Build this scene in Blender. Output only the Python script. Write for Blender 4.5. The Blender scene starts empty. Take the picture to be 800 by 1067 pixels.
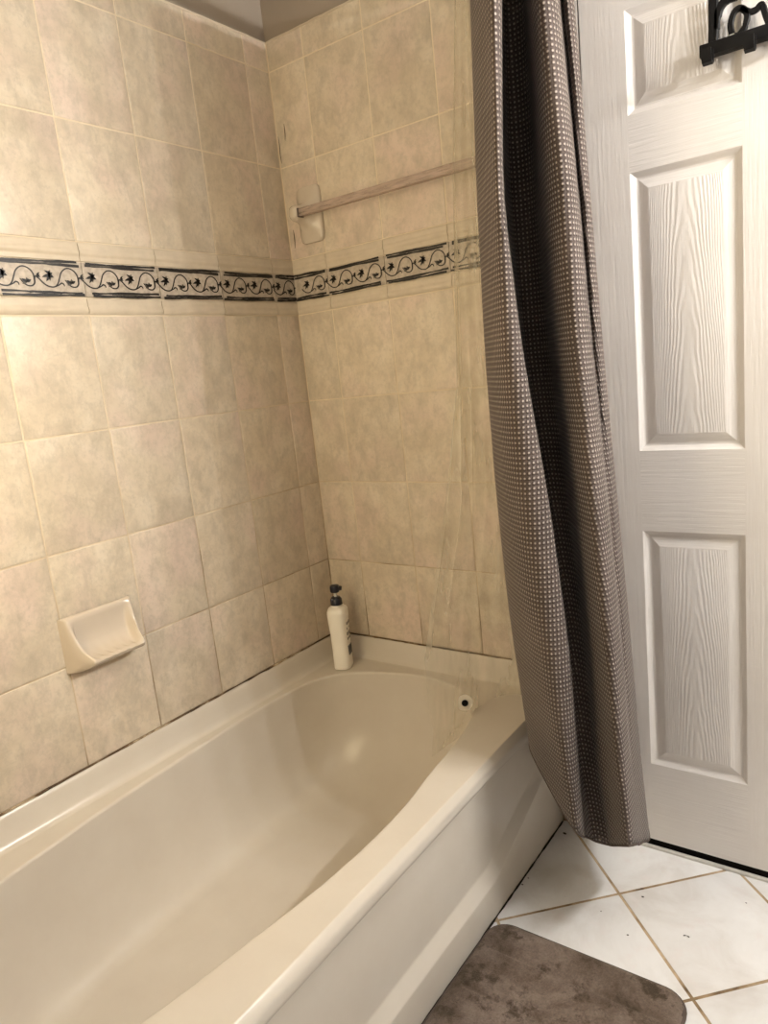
import bpy, bmesh, math, random
from mathutils import Vector, Matrix
R = random.Random(7)
sc = bpy.context.scene
C = sc.collection

# ------------------------------------------------------------------ camera
cam_data = bpy.data.cameras.new('camera')
cam_data.sensor_fit = 'HORIZONTAL'; cam_data.sensor_width = 36.0
cam_data.lens = 36.0 * 748.19 / 800.0
cam_data.clip_start = 0.02
cam = bpy.data.objects.new('camera', cam_data); C.objects.link(cam)
rx = Vector((0.80840292, 0.57944643, -0.10356908))
dn = Vector((0.02859115, -0.21439532, -0.97632843))
fw = Vector((-0.58793475, 0.78630559, -0.18988484))
m = Matrix((rx, -dn, -fw)).transposed().to_4x4()
m.translation = (1.5231, -1.7082, 1.2920)
cam.matrix_world = m
sc.camera = cam

# ------------------------------------------------------------------ light
w = bpy.data.worlds.new('room_air'); sc.world = w; w.use_nodes = True
w.node_tree.nodes['Background'].inputs[0].default_value = (1.0, 0.9, 0.78, 1)
w.node_tree.nodes['Background'].inputs[1].default_value = 0.0
BULB_X, BULB_Z = 2.25, 1.96
for k, y in enumerate((-0.07, -0.235, -0.40, -0.565)):      # the four bulbs of the vanity bar beside the door
    ld = bpy.data.lights.new('vanity_bulb', 'POINT')
    ld.energy = 20.5; ld.color = (1.0, 0.985, 0.965); ld.shadow_soft_size = 0.009
    lo = bpy.data.objects.new('vanity_bulb', ld); C.objects.link(lo)
    lo.location = (BULB_X, y, BULB_Z)
ad = bpy.data.lights.new('tub_foot_fill', 'AREA')      # added soft warm fill at the foot of the tub, no known source
ad.shape = 'RECTANGLE'; ad.size = 0.60; ad.size_y = 1.05; ad.energy = 8.2; ad.color = (1.0, 0.81, 0.50)
ao = bpy.data.objects.new('tub_foot_fill', ad); C.objects.link(ao)
ao.location = (0.40, -1.518, 1.47); ao.rotation_euler = (math.radians(90), 0, 0)
sc.view_settings.view_transform = 'Standard'
sc.view_settings.look = 'None'
sc.view_settings.gamma = 1.0
sc.view_settings.use_curve_mapping = False
sc.view_settings.exposure = 0.22
sc.cycles.use_denoising = True
sc.cycles.diffuse_bounces = 6
sc.cycles.max_bounces = 14
sc.cycles.transparent_max_bounces = 16
sc.cycles.caustics_reflective = False
sc.cycles.caustics_refractive = False

# ------------------------------------------------------------------ node helpers
def new_mat(name, rough=0.5, spec=0.5):
    mt = bpy.data.materials.new(name); mt.use_nodes = True
    nt = mt.node_tree
    b = nt.nodes['Principled BSDF']
    b.inputs['Roughness'].default_value = rough
    b.inputs['Specular IOR Level'].default_value = spec
    return mt, nt, b
def N(nt, t, **kw):
    n = nt.nodes.new(t)
    for k, v in kw.items():
        if k.startswith('i_'):
            key = k[2:]
            key = int(key) if key.isdigit() else key.replace('_', ' ')
            n.inputs[key].default_value = v
        else:
            setattr(n, k, v)
    return n
def coord(nt, out='Object', scale=(1, 1, 1), loc=(0, 0, 0)):
    tc = N(nt, 'ShaderNodeTexCoord'); mp = N(nt, 'ShaderNodeMapping')
    mp.inputs['Scale'].default_value = scale; mp.inputs['Location'].default_value = loc
    nt.links.new(tc.outputs[out], mp.inputs['Vector'])
    return mp.outputs['Vector']
def noise(nt, vec, scale, detail=4, rough=0.55, dist=0.0):
    n = N(nt, 'ShaderNodeTexNoise', i_Scale=scale, i_Detail=detail, i_Roughness=rough, i_Distortion=dist)
    nt.links.new(vec, n.inputs['Vector']); return n.outputs['Fac']
def ramp(nt, fac, stops):
    r = N(nt, 'ShaderNodeValToRGB'); e = r.color_ramp.elements
    while len(e) < len(stops): e.new(0.5)
    for el, (p, c) in zip(e, stops):
        el.position = p; el.color = (c[0], c[1], c[2], 1) if not isinstance(c, float) else (c, c, c, 1)
    nt.links.new(fac, r.inputs[0]); return r.outputs[0]
def mixc(nt, fac, a, b, mode='MIX'):
    n = N(nt, 'ShaderNodeMix', data_type='RGBA', blend_type=mode)
    for sock, v in ((n.inputs[0], fac), (n.inputs[6], a), (n.inputs[7], b)):
        if hasattr(v, 'is_linked'): nt.links.new(v, sock)
        elif isinstance(v, (int, float)): sock.default_value = v
        else: sock.default_value = (v[0], v[1], v[2], 1)
    return n.outputs[2]
def math_(nt, op, a, b=None, c=None):
    n = N(nt, 'ShaderNodeMath', operation=op)
    for i, v in enumerate((a, b, c)):
        if v is None: continue
        if hasattr(v, 'is_linked'): nt.links.new(v, n.inputs[i])
        else: n.inputs[i].default_value = v
    return n.outputs[0]
def bump(nt, b, height, strength=0.3, dist=0.002):
    n = N(nt, 'ShaderNodeBump', i_Strength=strength, i_Distance=dist)
    nt.links.new(height, n.inputs['Height']); nt.links.new(n.outputs[0], b.inputs['Normal'])
def plain(name, col, rough=0.5, spec=0.5, var=0.0, vscale=20):
    mt, nt, b = new_mat(name, rough, spec)
    v = noise(nt, coord(nt), vscale, 3)
    c2 = tuple(x * (1 - var) for x in col)
    nt.links.new(ramp(nt, v, [(0.3, c2), (0.7, col)]), b.inputs['Base Color'])
    return mt

# ------------------------------------------------------------------ materials
def tile_material():
    mt, nt, b = new_mat('mottled_beige_tile', 0.34, 0.42)
    v = coord(nt); geo = N(nt, 'ShaderNodeNewGeometry')
    rnd = geo.outputs['Random Per Island']
    off = N(nt, 'ShaderNodeVectorMath', operation='ADD'); sc_ = N(nt, 'ShaderNodeCombineXYZ')
    r7 = math_(nt, 'MULTIPLY', rnd, 37.0)
    for i in range(3): nt.links.new(r7, sc_.inputs[i])
    nt.links.new(v, off.inputs[0]); nt.links.new(sc_.outputs[0], off.inputs[1])
    vv = off.outputs[0]
    n1 = noise(nt, vv, 11, 6, 0.62, 0.6)
    col = ramp(nt, n1, [(0.33, (0.52, 0.44, 0.335)), (0.5, (0.61, 0.525, 0.405)), (0.68, (0.66, 0.58, 0.465))])
    pink = ramp(nt, noise(nt, vv, 5, 2), [(0.48, 0.0), (0.66, 0.6)])
    col = mixc(nt, pink, col, (0.65, 0.51, 0.44))
    st = N(nt, 'ShaderNodeMapping'); st.inputs['Scale'].default_value = (1, 1, .62); nt.links.new(vv, st.inputs['Vector'])
    blot = ramp(nt, noise(nt, st.outputs[0], 30, 7, 0.72, 0.2), [(0.46, 0.0), (0.72, 0.78)])
    col = mixc(nt, blot, col, (0.40, 0.345, 0.265))
    fine = ramp(nt, noise(nt, vv, 95, 5, 0.7), [(0.50, 0.0), (0.68, 0.5)])
    col = mixc(nt, fine, col, (0.44, 0.385, 0.30))
    big = ramp(nt, noise(nt, vv, 16, 3, 0.5, 1.0), [(0.52, 0.0), (0.70, 0.28)])
    col = mixc(nt, big, col, (0.43, 0.37, 0.28))
    hs = N(nt, 'ShaderNodeHueSaturation', i_Saturation=1.0)
    nt.links.new(math_(nt, 'MULTIPLY_ADD', rnd, 0.10, 0.95), hs.inputs['Value'])
    nt.links.new(col, hs.inputs['Color']); nt.links.new(hs.outputs[0], b.inputs['Base Color'])
    bump(nt, b, noise(nt, vv, 60, 4), 0.12, 0.001)
    return mt
def grout_material():
    mt, nt, b = new_mat('tile_grout', 0.8, 0.2)
    v = coord(nt); sep = N(nt, 'ShaderNodeSeparateXYZ'); nt.links.new(v, sep.inputs[0])
    n1 = noise(nt, v, 5, 4, 0.6)
    up = math_(nt, 'MULTIPLY_ADD', sep.outputs[2], 0.38, -0.46)
    dirt = math_(nt, 'SUBTRACT', n1, up)
    col = ramp(nt, dirt, [(0.40, (0.72, 0.62, 0.47)), (0.66, (0.55, 0.45, 0.32)), (0.90, (0.22, 0.16, 0.10))])
    nt.links.new(col, b.inputs['Base Color']); return mt
TILE = tile_material(); GROUT = grout_material()
TRIMT = plain('cream_trim_tile', (0.60, 0.515, 0.40), 0.3, 0.45, 0.12, 30)
PAINT = plain('wall_paint', (0.30, 0.25, 0.20), 0.7, 0.3, 0.05, 6)
PAINT2 = plain('room_paint', (0.46, 0.445, 0.42), 0.8, 0.3, 0.03, 4)
CEIL = plain('ceiling_paint', (0.62, 0.60, 0.565), 0.9, 0.2, 0.03, 5)
WHITE = plain('white_door_paint', (0.76, 0.73, 0.69), 0.42, 0.4, 0.04, 8)
BORDER = plain('border_glaze', (0.50, 0.43, 0.35), 0.35, 0.4, 0.32, 90)
INK = plain('border_ink', (0.018, 0.015, 0.013), 0.4, 0.4, 0.5, 200)
INKG = plain('border_ink_wash', (0.11, 0.095, 0.075), 0.4, 0.4, 0.6, 160)
def mould_material():
    mt, nt, b = new_mat('mouldy_caulk', 0.6, 0.3)
    n1 = noise(nt, coord(nt), 9, 5, 0.7)
    nt.links.new(ramp(nt, n1, [(0.42, (0.045, 0.028, 0.015)), (0.52, (0.16, 0.10, 0.05)), (0.64, (0.52, 0.42, 0.28))]), b.inputs['Base Color'])
    return mt
CAULK = mould_material()
def tub_material():
    mt, nt, b = new_mat('tub_enamel', 0.23, 0.45)
    v = coord(nt)
    col = ramp(nt, noise(nt, v, 6, 5, 0.6), [(0.3, (0.585, 0.53, 0.45)), (0.65, (0.62, 0.57, 0.49))])
    nt.links.new(col, b.inputs['Base Color'])
    return mt
TUB = tub_material()
def floor_material():
    mt, nt, b = new_mat('white_floor_tile', 0.22, 0.5)
    v = coord(nt); geo = N(nt, 'ShaderNodeNewGeometry')
    col = ramp(nt, noise(nt, v, 7, 6, 0.65, 0.5), [(0.32, (0.64, 0.62, 0.60)), (0.55, (0.74, 0.735, 0.73)), (0.75, (0.79, 0.79, 0.79))])
    pk = ramp(nt, noise(nt, v, 22, 4), [(0.55, 0.0), (0.75, 0.35)])
    col = mixc(nt, pk, col, (0.72, 0.64, 0.63))
    # soft darker patch beside the tub
    d = N(nt, 'ShaderNodeVectorMath', operation='DISTANCE'); d.inputs[1].default_value = (0.805, -0.215, 0)
    nt.links.new(v, d.inputs[0])
    gr = math_(nt, 'ADD', d.outputs['Value'], math_(nt, 'MULTIPLY', noise(nt, v, 14, 3), 0.06))
    g = ramp(nt, gr, [(0.04, 0.40), (0.12, 0.0)])
    col = mixc(nt, g, col, (0.30, 0.26, 0.17))
    nt.links.new(col, b.inputs['Base Color'])
    return mt
FLOOR = floor_material()
def fgrout():
    mt, nt, b = new_mat('brown_floor_grout', 0.85, 0.2)
    nt.links.new(ramp(nt, noise(nt, coord(nt), 7, 4, 0.7), [(0.30, (0.04, 0.025, 0.015)), (0.42, (0.27, 0.19, 0.11)), (0.6, (0.50, 0.39, 0.26))]), b.inputs['Base Color'])
    return mt
FGROUT = fgrout()
BLACK = plain('black_enamel', (0.007, 0.0065, 0.0065), 0.5, 0.15)
DARKGAP = plain('door_gap_shade', (0.01, 0.009, 0.008), 0.9, 0.1)  # near-black that paints the shade in the gap under the door
MARBLE = plain('white_marble', (0.66, 0.63, 0.57), 0.35, 0.5, 0.3, 12)
CERAM = plain('glazed_ceramic', (0.56, 0.485, 0.395), 0.15, 0.5, 0.05, 9)

def waffle_material():
    mt, nt, b = new_mat('taupe_waffle_weave', 0.62, 0.35)
    b.inputs['Sheen Weight'].default_value = 0.15
    b.inputs['Sheen Roughness'].default_value = 0.4
    uv = N(nt, 'ShaderNodeUVMap'); sep = N(nt, 'ShaderNodeSeparateXYZ')
    nt.links.new(uv.outputs[0], sep.inputs[0])
    P = 0.0102
    su = math_(nt, 'ABSOLUTE', math_(nt, 'SINE', math_(nt, 'MULTIPLY', sep.outputs[0], math.pi / P)))
    sv = math_(nt, 'ABSOLUTE', math_(nt, 'SINE', math_(nt, 'MULTIPLY', sep.outputs[1], math.pi / P)))
    cell = math_(nt, 'MULTIPLY', su, sv)                 # high in the middle of each cell
    ridge = math_(nt, 'SUBTRACT', 1.0, math_(nt, 'POWER', cell, 0.7))
    n1 = noise(nt, coord(nt), 6, 3)
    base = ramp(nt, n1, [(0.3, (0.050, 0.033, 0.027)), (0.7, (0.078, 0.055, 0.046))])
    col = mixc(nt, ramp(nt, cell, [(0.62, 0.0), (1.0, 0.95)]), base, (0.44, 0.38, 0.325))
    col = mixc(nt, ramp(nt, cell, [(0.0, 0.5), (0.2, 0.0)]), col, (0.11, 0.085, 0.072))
    nt.links.new(col, b.inputs['Base Color'])
    bump(nt, b, cell, 0.85, 0.0025)
    return mt
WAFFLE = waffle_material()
def liner_material():
    mt = bpy.data.materials.new('clear_vinyl'); mt.use_nodes = True; nt = mt.node_tree
    for n in list(nt.nodes): nt.nodes.remove(n)
    out = N(nt, 'ShaderNodeOutputMaterial')
    tr = N(nt, 'ShaderNodeBsdfTransparent'); tr.inputs[0].default_value = (1.0, 0.995, 0.98, 1)
    gl = N(nt, 'ShaderNodeBsdfGlossy', i_Roughness=0.12)
    tl = N(nt, 'ShaderNodeBsdfTranslucent'); tl.inputs[0].default_value = (0.95, 0.90, 0.76, 1)
    df = N(nt, 'ShaderNodeBsdfDiffuse'); df.inputs[0].default_value = (0.95, 0.90, 0.76, 1)
    fr = N(nt, 'ShaderNodeFresnel', i_IOR=1.35)
    a = N(nt, 'ShaderNodeMixShader', i_0=0.5); nt.links.new(tl.outputs[0], a.inputs[1]); nt.links.new(df.outputs[0], a.inputs[2])
    m1 = N(nt, 'ShaderNodeMixShader'); 
    nt.links.new(ramp(nt, noise(nt, coord(nt, scale=(1, 1, 0.25)), 16, 4), [(0.35, 0.12), (0.7, 0.38)]), m1.inputs[0])
    nt.links.new(tr.outputs[0], m1.inputs[1]); nt.links.new(a.outputs[0], m1.inputs[2])
    m2 = N(nt, 'ShaderNodeMixShader'); nt.links.new(math_(nt, 'MINIMUM', math_(nt, 'MULTIPLY', fr.outputs[0], 0.8), 0.07), m2.inputs[0])
    nt.links.new(m1.outputs[0], m2.inputs[1]); nt.links.new(gl.outputs[0], m2.inputs[2])
    bp = N(nt, 'ShaderNodeBump', i_Strength=0.5, i_Distance=0.004)
    nt.links.new(noise(nt, coord(nt, scale=(1, 1, 0.35)), 22, 3, 0.5, 1.5), bp.inputs['Height'])
    nt.links.new(bp.outputs[0], gl.inputs['Normal'])
    nt.links.new(m2.outputs[0], out.inputs[0])
    return mt
LINER = liner_material()
def acrylic_material():
    mt = bpy.data.materials.new('clear_acrylic'); mt.use_nodes = True; nt = mt.node_tree
    for n in list(nt.nodes): nt.nodes.remove(n)
    out = N(nt, 'ShaderNodeOutputMaterial')
    tr = N(nt, 'ShaderNodeBsdfTransparent'); tr.inputs[0].default_value = (0.86, 0.80, 0.74, 1)
    df = N(nt, 'ShaderNodeBsdfDiffuse'); df.inputs[0].default_value = (0.50, 0.40, 0.34, 1)
    gl = N(nt, 'ShaderNodeBsdfGlossy', i_Roughness=0.1)
    nz = ramp(nt, noise(nt, coord(nt, scale=(6, 60, 60)), 4, 2), [(0.3, 0.35), (0.7, 0.62)])
    m1 = N(nt, 'ShaderNodeMixShader'); nt.links.new(nz, m1.inputs[0])
    nt.links.new(tr.outputs[0], m1.inputs[1]); nt.links.new(df.outputs[0], m1.inputs[2])
    m2 = N(nt, 'ShaderNodeMixShader', i_0=0.06); nt.links.new(m1.outputs[0], m2.inputs[1]); nt.links.new(gl.outputs[0], m2.inputs[2])
    nt.links.new(m2.outputs[0], out.inputs[0]); return mt
ACRYL = acrylic_material()
def mat_material():
    mt, nt, b = new_mat('brown_plush_pile', 0.95, 0.1)
    b.inputs['Sheen Weight'].default_value = 0.2; b.inputs['Sheen Roughness'].default_value = 0.5
    b.inputs['Sheen Tint'].default_value = (0.75, 0.62, 0.52, 1)
    v = coord(nt)
    col = ramp(nt, noise(nt, v, 6, 6, 0.7, 0.4), [(0.36, (0.075, 0.054, 0.038)), (0.5, (0.15, 0.113, 0.088)), (0.64, (0.23, 0.18, 0.150))])
    fine = ramp(nt, noise(nt, v, 230, 3, 0.7), [(0.3, (0.72,) * 3), (0.7, (1.12,) * 3)])
    col = mixc(nt, 1.0, col, fine, 'MULTIPLY')
    blot = ramp(nt, noise(nt, v, 19, 5, 0.7), [(0.52, 0.0), (0.62, 0.9)])
    col = mixc(nt, blot, col, (0.045, 0.032, 0.020))
    nt.links.new(col, b.inputs['Base Color'])
    bump(nt, b, noise(nt, v, 300, 4, 0.8), 0.8, 0.003)
    return mt
PILE = mat_material()
HEM = plain('mat_edge_binding', (0.13, 0.10, 0.085), 0.9, 0.1, 0.3, 60)
def door_material(kind):
    mt, nt, b = new_mat('white_door_' + kind, 0.40, 0.42)
    v = coord(nt)
    c = ramp(nt, noise(nt, v, 5, 4), [(0.3, (0.72, 0.68, 0.64)), (0.7, (0.78, 0.745, 0.71))])
    nt.links.new(c, b.inputs['Base Color'])
    if kind == 'cathedral':
        uv = N(nt, 'ShaderNodeUVMap'); sep = N(nt, 'ShaderNodeSeparateXYZ'); nt.links.new(uv.outputs[0], sep.inputs[0])
        u2 = math_(nt, 'POWER', math_(nt, 'ABSOLUTE', sep.outputs[0]), 1.7)
        ph = math_(nt, 'ADD', math_(nt, 'MULTIPLY', u2, 34.0), math_(nt, 'MULTIPLY', sep.outputs[1], 34.0))
        nz = noise(nt, coord(nt, scale=(1, 1, 0.35)), 14, 3)
        ph = math_(nt, 'ADD', ph, math_(nt, 'MULTIPLY', nz, 9.0))
        h = math_(nt, 'SINE', math_(nt, 'MULTIPLY', ph, 1.9))
        fine = noise(nt, coord(nt, scale=(220, 1, 9)), 1.0, 2)
        h = math_(nt, 'MULTIPLY_ADD', fine, 0.8, math_(nt, 'MULTIPLY', h, 0.5))
        bump(nt, b, h, 0.38, 0.0013)
    else:
        s = (160, 1, 7) if kind == 'stile' else (7, 1, 160)
        h = noise(nt, coord(nt, scale=s), 1.0, 3, 0.6, 0.3)
        bump(nt, b, h, 0.6, 0.0016)
    return mt
DSTILE, DRAIL, DCATH = door_material('stile'), door_material('rail'), door_material('cathedral')

# ------------------------------------------------------------------ mesh helpers
def obj(name, bm, mats, parent=None, smooth=40):
    bmesh.ops.remove_doubles(bm, verts=bm.verts, dist=1e-6)
    bmesh.ops.recalc_face_normals(bm, faces=bm.faces)
    for f in bm.faces: f.smooth = bool(smooth)
    if smooth:
        a = math.radians(smooth)
        for e in bm.edges:
            if len(e.link_faces) == 2 and e.calc_face_angle(0) > a: e.smooth = False
    me = bpy.data.meshes.new(name); bm.to_mesh(me); bm.free()
    for mt in (mats if isinstance(mats, (list, tuple)) else [mats]): me.materials.append(mt)
    o = bpy.data.objects.new(name, me); C.objects.link(o)
    if parent:
        o.parent = parent; o.location = -parent.location if parent.type == 'EMPTY' else (0, 0, 0)
    return o
def struct(name, bm, mats, parent=None, smooth=40):
    o = obj(name, bm, mats, parent, smooth); o['kind'] = 'structure'; return o
def thing(name, label, cat, loc=(0, 0, 0), group=None):
    o = bpy.data.objects.new(name, None); C.objects.link(o); o.location = loc
    o.empty_display_size = 0.05; o['label'] = label; o['category'] = cat
    if group: o['group'] = group
    return o
def tag(o, label, cat, group=None):
    o['label'] = label; o['category'] = cat
    if group: o['group'] = group
    return o
def box(bm, x0, x1, y0, y1, z0, z1, bev=0.0, mi=0):
    t = bmesh.new()
    r = bmesh.ops.create_cube(t, size=1.0)
    for v in t.verts:
        v.co = Vector((x0 + (v.co.x + .5) * (x1 - x0), y0 + (v.co.y + .5) * (y1 - y0), z0 + (v.co.z + .5) * (z1 - z0)))
    if bev > 0: bmesh.ops.bevel(t, geom=t.edges[:], offset=bev, segments=2, affect='EDGES', profile=0.5)
    for f in t.faces: f.material_index = mi
    me = bpy.data.meshes.new('tmp'); t.to_mesh(me); t.free(); n0 = len(bm.faces)
    bm.from_mesh(me); bpy.data.meshes.remove(me)
    bm.faces.ensure_lookup_table()
    for f in bm.faces[n0:]: f.material_index = mi
def grid(bm, P, closed_u=False, closed_v=False, mi=0):
    vs = [[bm.verts.new(p) for p in row] for row in P]
    nu, nv = len(vs), len(vs[0]); fs = []
    for i in range(nu if closed_u else nu - 1):
        for j in range(nv if closed_v else nv - 1):
            a, b_, c, d = vs[i][j], vs[(i + 1) % nu][j], vs[(i + 1) % nu][(j + 1) % nv], vs[i][(j + 1) % nv]
            try:
                f = bm.faces.new((a, b_, c, d)); f.material_index = mi; fs.append(f)
            except ValueError: pass
    return vs
def cap(bm, ring, mi=0):
    try:
        f = bm.faces.new(ring); f.material_index = mi
    except ValueError: pass
def tube(bm, pts, r, n=12, caps=True, mi=0):
    pts = [Vector(p) for p in pts]; rows = []; up = None
    for i, p in enumerate(pts):
        d = (pts[min(i + 1, len(pts) - 1)] - pts[max(i - 1, 0)]).normalized()
        if up is None:
            up = Vector((0, 0, 1)) if abs(d.z) < .9 else Vector((1, 0, 0))
        up = (up - d * up.dot(d)).normalized(); s = d.cross(up)
        rr = r[i] if isinstance(r, (list, tuple)) else r
        rows.append([p + (up * math.cos(2 * math.pi * k / n) + s * math.sin(2 * math.pi * k / n)) * rr for k in range(n)])
    vs = grid(bm, rows, closed_v=True, mi=mi)
    if caps: cap(bm, vs[0][::-1], mi); cap(bm, vs[-1], mi)
def catmull(P, n, closed=False):
    P = [Vector(p) for p in P]; out = []; L = len(P)
    segs = L if closed else L - 1
    for i in range(segs):
        if closed: a, b_, c, d = P[i - 1], P[i], P[(i + 1) % L], P[(i + 2) % L]
        else: a, b_, c, d = P[max(i - 1, 0)], P[i], P[i + 1], P[min(i + 2, L - 1)]
        for k in range(n):
            t = k / n
            out.append(0.5 * ((2 * b_) + (c - a) * t + (2 * a - 5 * b_ + 4 * c - d) * t * t + (3 * b_ - a - 3 * c + d) * t ** 3))
    if not closed: out.append(P[-1])
    return out
def resample(P, n, closed=False):
    if closed: P = P + [P[0]]
    L = [0.0]
    for a, b_ in zip(P, P[1:]): L.append(L[-1] + (b_ - a).length)
    out = []; j = 0
    for k in range(n):
        s = L[-1] * k / (n if closed else n - 1)
        while j < len(L) - 2 and L[j + 1] < s: j += 1
        t = (s - L[j]) / max(L[j + 1] - L[j], 1e-9)
        out.append(P[j].lerp(P[j + 1], t))
    return out
def lerp(a, b, t): return a + (b - a) * t
def table(T, s):
    for (a, x), (b_, y) in zip(T, T[1:]):
        if s <= b_: return lerp(x, y, max(0, (s - a) / (b_ - a)))
    return T[-1][1]

# ------------------------------------------------------------------ tiled walls
TW, TH = 0.2063, 0.2565
L0, M0 = 0.0922, 0.1336
Z_BASE, Z_C, Z_D, Z_E, Z_F, Z_TOP = 0.467, 0.7155, 1.489, 1.9105, 2.1708, 2.247
ROWS = [(Z_BASE - 0.03, Z_C - TH + 0.0), (0.467, 0.7155), (0.7155, 0.972), (0.972, 1.2285), (1.2285, 1.489), (1.65, 1.9105), (1.9105, 2.1708), (2.1708, Z_TOP)]
ROWS = [r for r in ROWS if r[1] - r[0] > 0.05]
G = 0.0016                                                  # half grout joint
def tile(bm, u0, u1, z0, z1, f, d=0.0):
    # pillow-edged tile; f maps (u, out, z) to the wall
    u0 += G; u1 -= G; z0 += G; z1 -= G
    rings = []
    for ins, out in ((0, -0.0028), (0.0002, -0.0013), (0.0012, -0.0003), (0.0028, 0.0), ):
        rings.append([f(u0 + ins, out + d, z0 + ins), f(u1 - ins, out + d, z0 + ins), f(u1 - ins, out + d, z1 - ins), f(u0 + ins, out + d, z1 - ins)])
    vs = grid(bm, rings, closed_v=True); cap(bm, vs[-1])
FL = lambda u, o, z: Vector((o, -u, z))                      # left wall: u runs towards the camera
FB = lambda u, o, z: Vector((u, -o, z))                      # back wall
def tiled(bm, f, first, umax):
    us = [0.0, first]
    while us[-1] < umax: us.append(min(us[-1] + TW, umax))
    for z0, z1 in ROWS:
        for a, b_ in zip(us, us[1:]):
            if b_ - a > 0.008: tile(bm, a, b_, z0, z1, f)
    return us
def slab(bm, f, u0, u1, o0, o1, z0, z1, mi):
    P = [[f(u, o, z) for (o, z) in ((o0, z0), (o1, z0), (o1, z1), (o0, z1))] for u in (u0, u1)]
    vs = grid(bm, P, closed_v=True, mi=mi); cap(bm, vs[0], mi); cap(bm, vs[1], mi)

ROOM_X, ROOM_Y, ROOM_Z, TUB_L = 2.35, -2.62, 2.44, 1.524
bm = bmesh.new()
us_left = tiled(bm, FL, L0, TUB_L)
for f in bm.faces: f.material_index = 0
slab(bm, FL, -0.12, TUB_L, -0.12, -0.0016, 0.0, Z_TOP, 1)
slab(bm, FL, -0.12, -ROOM_Y, -0.12, -0.0085, 0.0, ROOM_Z, 2)
struct('wall_left', bm, [TILE, GROUT, PAINT])

DX0, DX1, DZ0, DZ1 = 0.915, 1.677, 0.023, 2.055              # door slab
TB = 0.80                                                    # tile ends here on the back wall
bm = bmesh.new()
us_back = tiled(bm, FB, M0, TB)
for f in bm.faces: f.material_index = 0
slab(bm, FB, -0.0016, TB, -0.12, -0.0016, 0.0, Z_TOP, 1)
slab(bm, FB, -0.0085, DX0 - 0.018, -0.12, -0.0085, 0.0, ROOM_Z, 2)
slab(bm, FB, DX1 + 0.018, ROOM_X, -0.12, -0.0085, 0.0, ROOM_Z, 2)
slab(bm, FB, DX0 - 0.018, DX1 + 0.018, -0.12, -0.0085, DZ1 + 0.018, ROOM_Z, 2)
slab(bm, FB, DX0 - 0.018, DX1 + 0.018, -0.12, -0.10, 0.0, DZ1 + 0.018, 2)
struct('wall_back', bm, [TILE, GROUT, PAINT])
bm = bmesh.new(); box(bm, ROOM_X, ROOM_X + 0.1, ROOM_Y, 0.0085, 0, ROOM_Z); struct('wall_right', bm, PAINT2)
bm = bmesh.new(); box(bm, 0, ROOM_X, ROOM_Y - 0.1, ROOM_Y, 0, ROOM_Z); struct('wall_front', bm, PAINT2)
bm = bmesh.new(); box(bm, -0.0085, 0.80, -TUB_L - 0.11, -TUB_L - 0.004, 0, ROOM_Z); struct('wall_foot', bm, PAINT2)
bm = bmesh.new(); WY = -TUB_L - .004
for a in ((.05, .10, .895, 2.045), (.70, .75, .895, 2.045), (.10, .70, .895, .945), (.10, .70, 1.995, 2.045)):
    box(bm, a[0], a[1], WY, WY + .024, a[2], a[3], .004)
box(bm, .10, .70, WY, WY + .004, .945, 1.995, mi=1)
struct('fill_window_1', bm, [WHITE, plain('fill_window_pane', (.75, .74, .70), .6)])  # made-up frame and pane, added to house the fill light
bm = bmesh.new(); box(bm, -0.12, ROOM_X + 0.1, ROOM_Y - 0.1, 0.12, ROOM_Z, ROOM_Z + 0.08); struct('ceiling', bm, CEIL)

bm = bmesh.new()
for pts in ([(.006, 1.998), (.0075, 1.97), (.006, 1.945), (.0085, 1.922)], [(.034, 2.025), (.0345, 2.0), (.031, 1.978)], [(.021, 1.735), (.022, 1.71), (.0195, 1.682)]):
    P = catmull([(x, 0, z) for x, z in pts], 5)
    tube(bm, [p + Vector((0, -.0002, 0)) for p in P], [0.0011 * math.sin(math.pi * (i + .4) / (len(P) - .2)) + .0002 for i in range(len(P))], 5)
struct('trim_9', bm, plain('grout_crack', (.06, .045, .03), .9, .1))

# floor: square tiles laid on the diagonal
bm = bmesh.new()
box(bm, -0.12, ROOM_X + 0.1, ROOM_Y - 0.1, 0.12, -0.06, -0.0012, mi=1)
FP = 0.3075; node = Vector((0.987, -0.208, 0)); e1 = Vector((1, 1, 0)).normalized(); e2 = Vector((-1, 1, 0)).normalized()
for i in range(-9, 9):
    for j in range(-9, 9):
        q = [node + e1 * (i + a) * FP + e2 * (j + b_) * FP for a, b_ in ((0, 0), (1, 0), (1, 1), (0, 1))]
        cen = sum(q, Vector()) / 4
        if not (0.5 < cen.x < ROOM_X + .2 and ROOM_Y - .2 < cen.y < 0.25): continue
        rings = []
        for ins, z in ((0.0034, -0.003), (0.0036, -0.0006), (0.0052, 0.0)):
            rings.append([v + (cen - v).normalized() * ins * 1.414 + Vector((0, 0, z)) for v in q])
        t = bmesh.new(); vs = grid(t, rings, closed_v=True); cap(t, vs[-1])
        for co, no in (((0, 0.0, 0), (0, 1, 0)), ((ROOM_X, 0, 0), (1, 0, 0)), ((0, ROOM_Y, 0), (0, -1, 0)), ((0.70, 0, 0), (-1, 0, 0))):
            bmesh.ops.bisect_plane(t, geom=t.verts[:] + t.edges[:] + t.faces[:], plane_co=co, plane_no=no, clear_outer=True)
        me = bpy.data.meshes.new('t'); t.to_mesh(me); t.free(); bm.from_mesh(me); bpy.data.meshes.remove(me)
struct('floor', bm, [FLOOR, FGROUT])

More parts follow.
